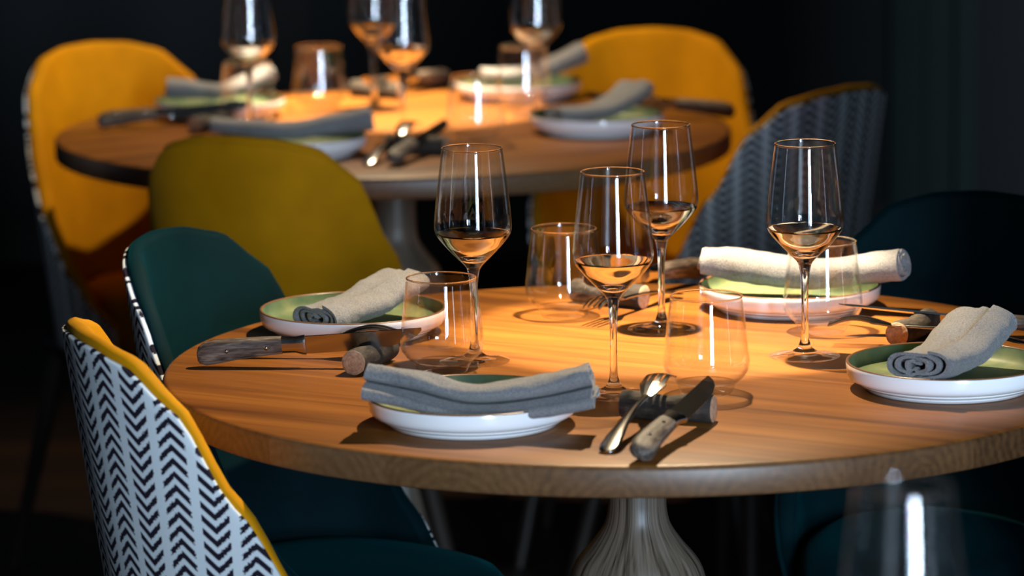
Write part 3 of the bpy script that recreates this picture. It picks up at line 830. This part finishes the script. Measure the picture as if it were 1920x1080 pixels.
def fork_proto():
    """along +x: metal handle -> neck -> head with four tines, back of the fork up (convex up)"""
    g = empty('table_fork')
    mb = MB(); secs = []
    for x, w_, th, z in [(-0.105, 0.0030, 0.0010, -0.004), (-0.102, 0.0080, 0.0016, -0.0035), (-0.092, 0.0100, 0.0019, -0.002), (-0.075, 0.0088, 0.0019, 0.001), (-0.045, 0.0055, 0.0020, 0.004), (-0.010, 0.0034, 0.0022, 0.0055), (0.020, 0.0030, 0.0022, 0.0045), (0.035, 0.0045, 0.0017, 0.004)]:
        secs.append((x, w_, th, z))
    K = 16; vs = []
    for (x, w_, th, z) in secs:
        for k in range(K):
            a = 2*PI*k/K; vs.append((x, w_*math.cos(a), z+th*math.sin(a)))
    n = len(secs)
    fs = [(q*K+k, q*K+(k+1) % K, (q+1)*K+(k+1) % K, (q+1)*K+k) for q in range(n-1) for k in range(K)]
    fs += [tuple(range(K))[::-1], tuple((n-1)*K+k for k in range(K))]
    mb.add(vs, fs); mb.build('handle', M['steel'], g, angle=60)
    # head: curved bowl splitting into four tines
    mb = MB()
    def zc(x): return 0.004 + 0.0075*math.sin(PI*min(1, (x-0.035)/0.065)*0.80) - 0.006*max(0, (x-0.075)/0.03)**1.6
    def band(y0f, y1f, x0, x1, n=10, nn=2):
        vs = []
        for i in range(n+1):
            x = x0+(x1-x0)*i/n
            for y, th in ((y0f(x), 0), (y1f(x), 0)):
                crown = -14.0*y*y
                vs.append((x, y, zc(x)+crown+0.0009)); vs.append((x, y, zc(x)+crown-0.0009))
        fs = []
        for i in range(n):
            b = 4*i; c = b+4
            fs += [(b, b+2, c+2, c), (b+1, c+1, c+3, b+3), (b, c, c+1, b+1), (b+2, b+3, c+3, c+2)]
        fs += [(0, 1, 3, 2), (4*n, 4*n+2, 4*n+3, 4*n+1)]
        mb.add(vs, [f[::-1] for f in fs])
    hw = lambda x: 0.0045 + 0.0085*max(0, min(1, (x-0.035)/0.022))**0.8
    for q in range(4):
        band(lambda x, q=q: -hw(x)+2*hw(x)*q/4, lambda x, q=q: -hw(x)+2*hw(x)*(q+1)/4, 0.0345, 0.060, 8)
        yc = -0.013 + 0.026*(q+0.5)/4
        band(lambda x, yc=yc: yc-0.0022*(1-0.5*(x-0.06)/0.045), lambda x, yc=yc: yc+0.0022*(1-0.5*(x-0.06)/0.045), 0.060, 0.105, 10)
    mb.build('tined_head', M['steel'], g, angle=60)
    return g
lg, kn, fk = log_proto(), knife_proto(), fork_proto()
for o in (lg, kn, fk): remember(o)
used = set()
def put(proto, a, b, label, cat, group, roll_deg=0.0, frac=0.5):
    """lay the piece along the line a -> b (3-D points of its ends)"""
    o = proto if proto.name not in used else copy_tree(proto)
    used.add(proto.name)
    a, b = Vector(a), Vector(b); d = (b-a).normalized()
    side = Vector((0, 0, 1)).cross(d).normalized(); up = d.cross(side)
    r = math.radians(roll_deg)
    s2, u2 = side*math.cos(r)+up*math.sin(r), up*math.cos(r)-side*math.sin(r)
    o.rotation_mode = 'XYZ'
    m = Matrix((d, s2, u2)).transposed().to_4x4(); m.translation = a + (b-a)*frac
    o.matrix_world = m
    tag(o, label, cat, group)
    return o
LR = 0.0137
GL, GK, GF = 'log cutlery rests', 'wooden handled table knives', 'table forks'
def line(cx, cy_, deg, L, z0, z1):
    a = math.radians(deg); dx, dy = math.cos(a)*L/2, math.sin(a)*L/2
    return (cx-dx, cy_-dy, Z+z0), (cx+dx, cy_+dy, Z+z1)
# (log centre x, y, deg), knife (centre, deg, z0, z1, roll), fork (same)
def log(x, y, deg, label): put(lg, *line(x, y, deg, 0.092, LR, LR), label, 'cutlery rest', GL)
def knife(x, y, deg, z0, z1, rl, label): put(kn, *line(x, y, deg, 0.237, z0, z1), label, 'knife', GK, rl, 0.5063)
def fork(x, y, deg, z0, z1, rl, label): put(fk, *line(x, y, deg, 0.210, z0, z1), label, 'fork', GF, rl)
# left place of the front table
log(-0.148, 3.986, 69, 'dark log rest with round sawn end, left of the leftmost tumbler')
knife(-0.212, 3.990, -4, 0.0165, 0.0345, 98, 'knife with grey wooden handle lying at the left edge of the front table')
fork(-0.222, 4.044, -5, 0.006, 0.027, 0, 'fork with arched head resting on the log before the left plate')
# front place
log(0.150, 3.704, -18, 'dark bark log rest with pale sawn end, at the front of the table')
knife(0.155, 3.611, 69, 0.0125, 0.0365, 20, 'knife with wooden handle pointing at the camera, on the front log rest')
fork(0.118, 3.650, 72, 0.006, 0.034, 0, 'fork with shiny handle tip left of the front knife')
# back place of the front table
log(0.110, 4.338, -33, 'brown log rest with round orange sawn end, behind the centre wine glasses')
knife(0.150, 4.385, 232, 0.0205, 0.034, 70, 'knife with wooden handle at the back edge of the front table')
fork(0.139, 4.296, 240, 0.008, 0.020, 0, 'fork by the brown log rest in the bright pool, tines toward the camera')
# right place of the front table
log(0.430, 4.108, 62, 'dark log rest with round sawn end behind the right plate')
knife(0.470, 4.125, 172, 0.0125, 0.0330, 18, 'knife whose blade reaches left from behind the right napkin')
fork(0.440, 4.062, 168, 0.012, 0.022, 0, 'fork curving over the log rest behind the right plate')
# far table
log(-0.455, 5.885, 60, 'blurred log rest at the left of the far table beside a knife')
knife(-0.512, 5.905, 2, 0.0165, 0.0345, 60, 'blurred knife pointing left on the left edge of the far table')
fork(-0.500, 5.945, 0, 0.006, 0.030, 0, 'blurred fork behind the leftmost knife of the far table')
log(-0.135, 5.600, -20, 'blurred dark log rest at the front of the far table')
knife(-0.130, 5.575, 70, 0.0125, 0.0365, 20, 'blurred dark knife pointing at the camera, front of the far table')
fork(-0.172, 5.575, 72, 0.006, 0.034, 0, 'blurred fork with glinting handle, front of the far table')
log(-0.215, 6.265, -30, 'blurred log rest at the back of the far table behind the wine glasses')
knife(-0.170, 6.290, 235, 0.0205, 0.034, 70, 'blurred knife over the back log rest of the far table')
log(0.200, 6.010, 60, 'blurred log rest at the right of the far table')
knife(0.230, 5.960, 165, 0.0165, 0.0330, 60, 'blurred knife behind the right front plate of the far table')
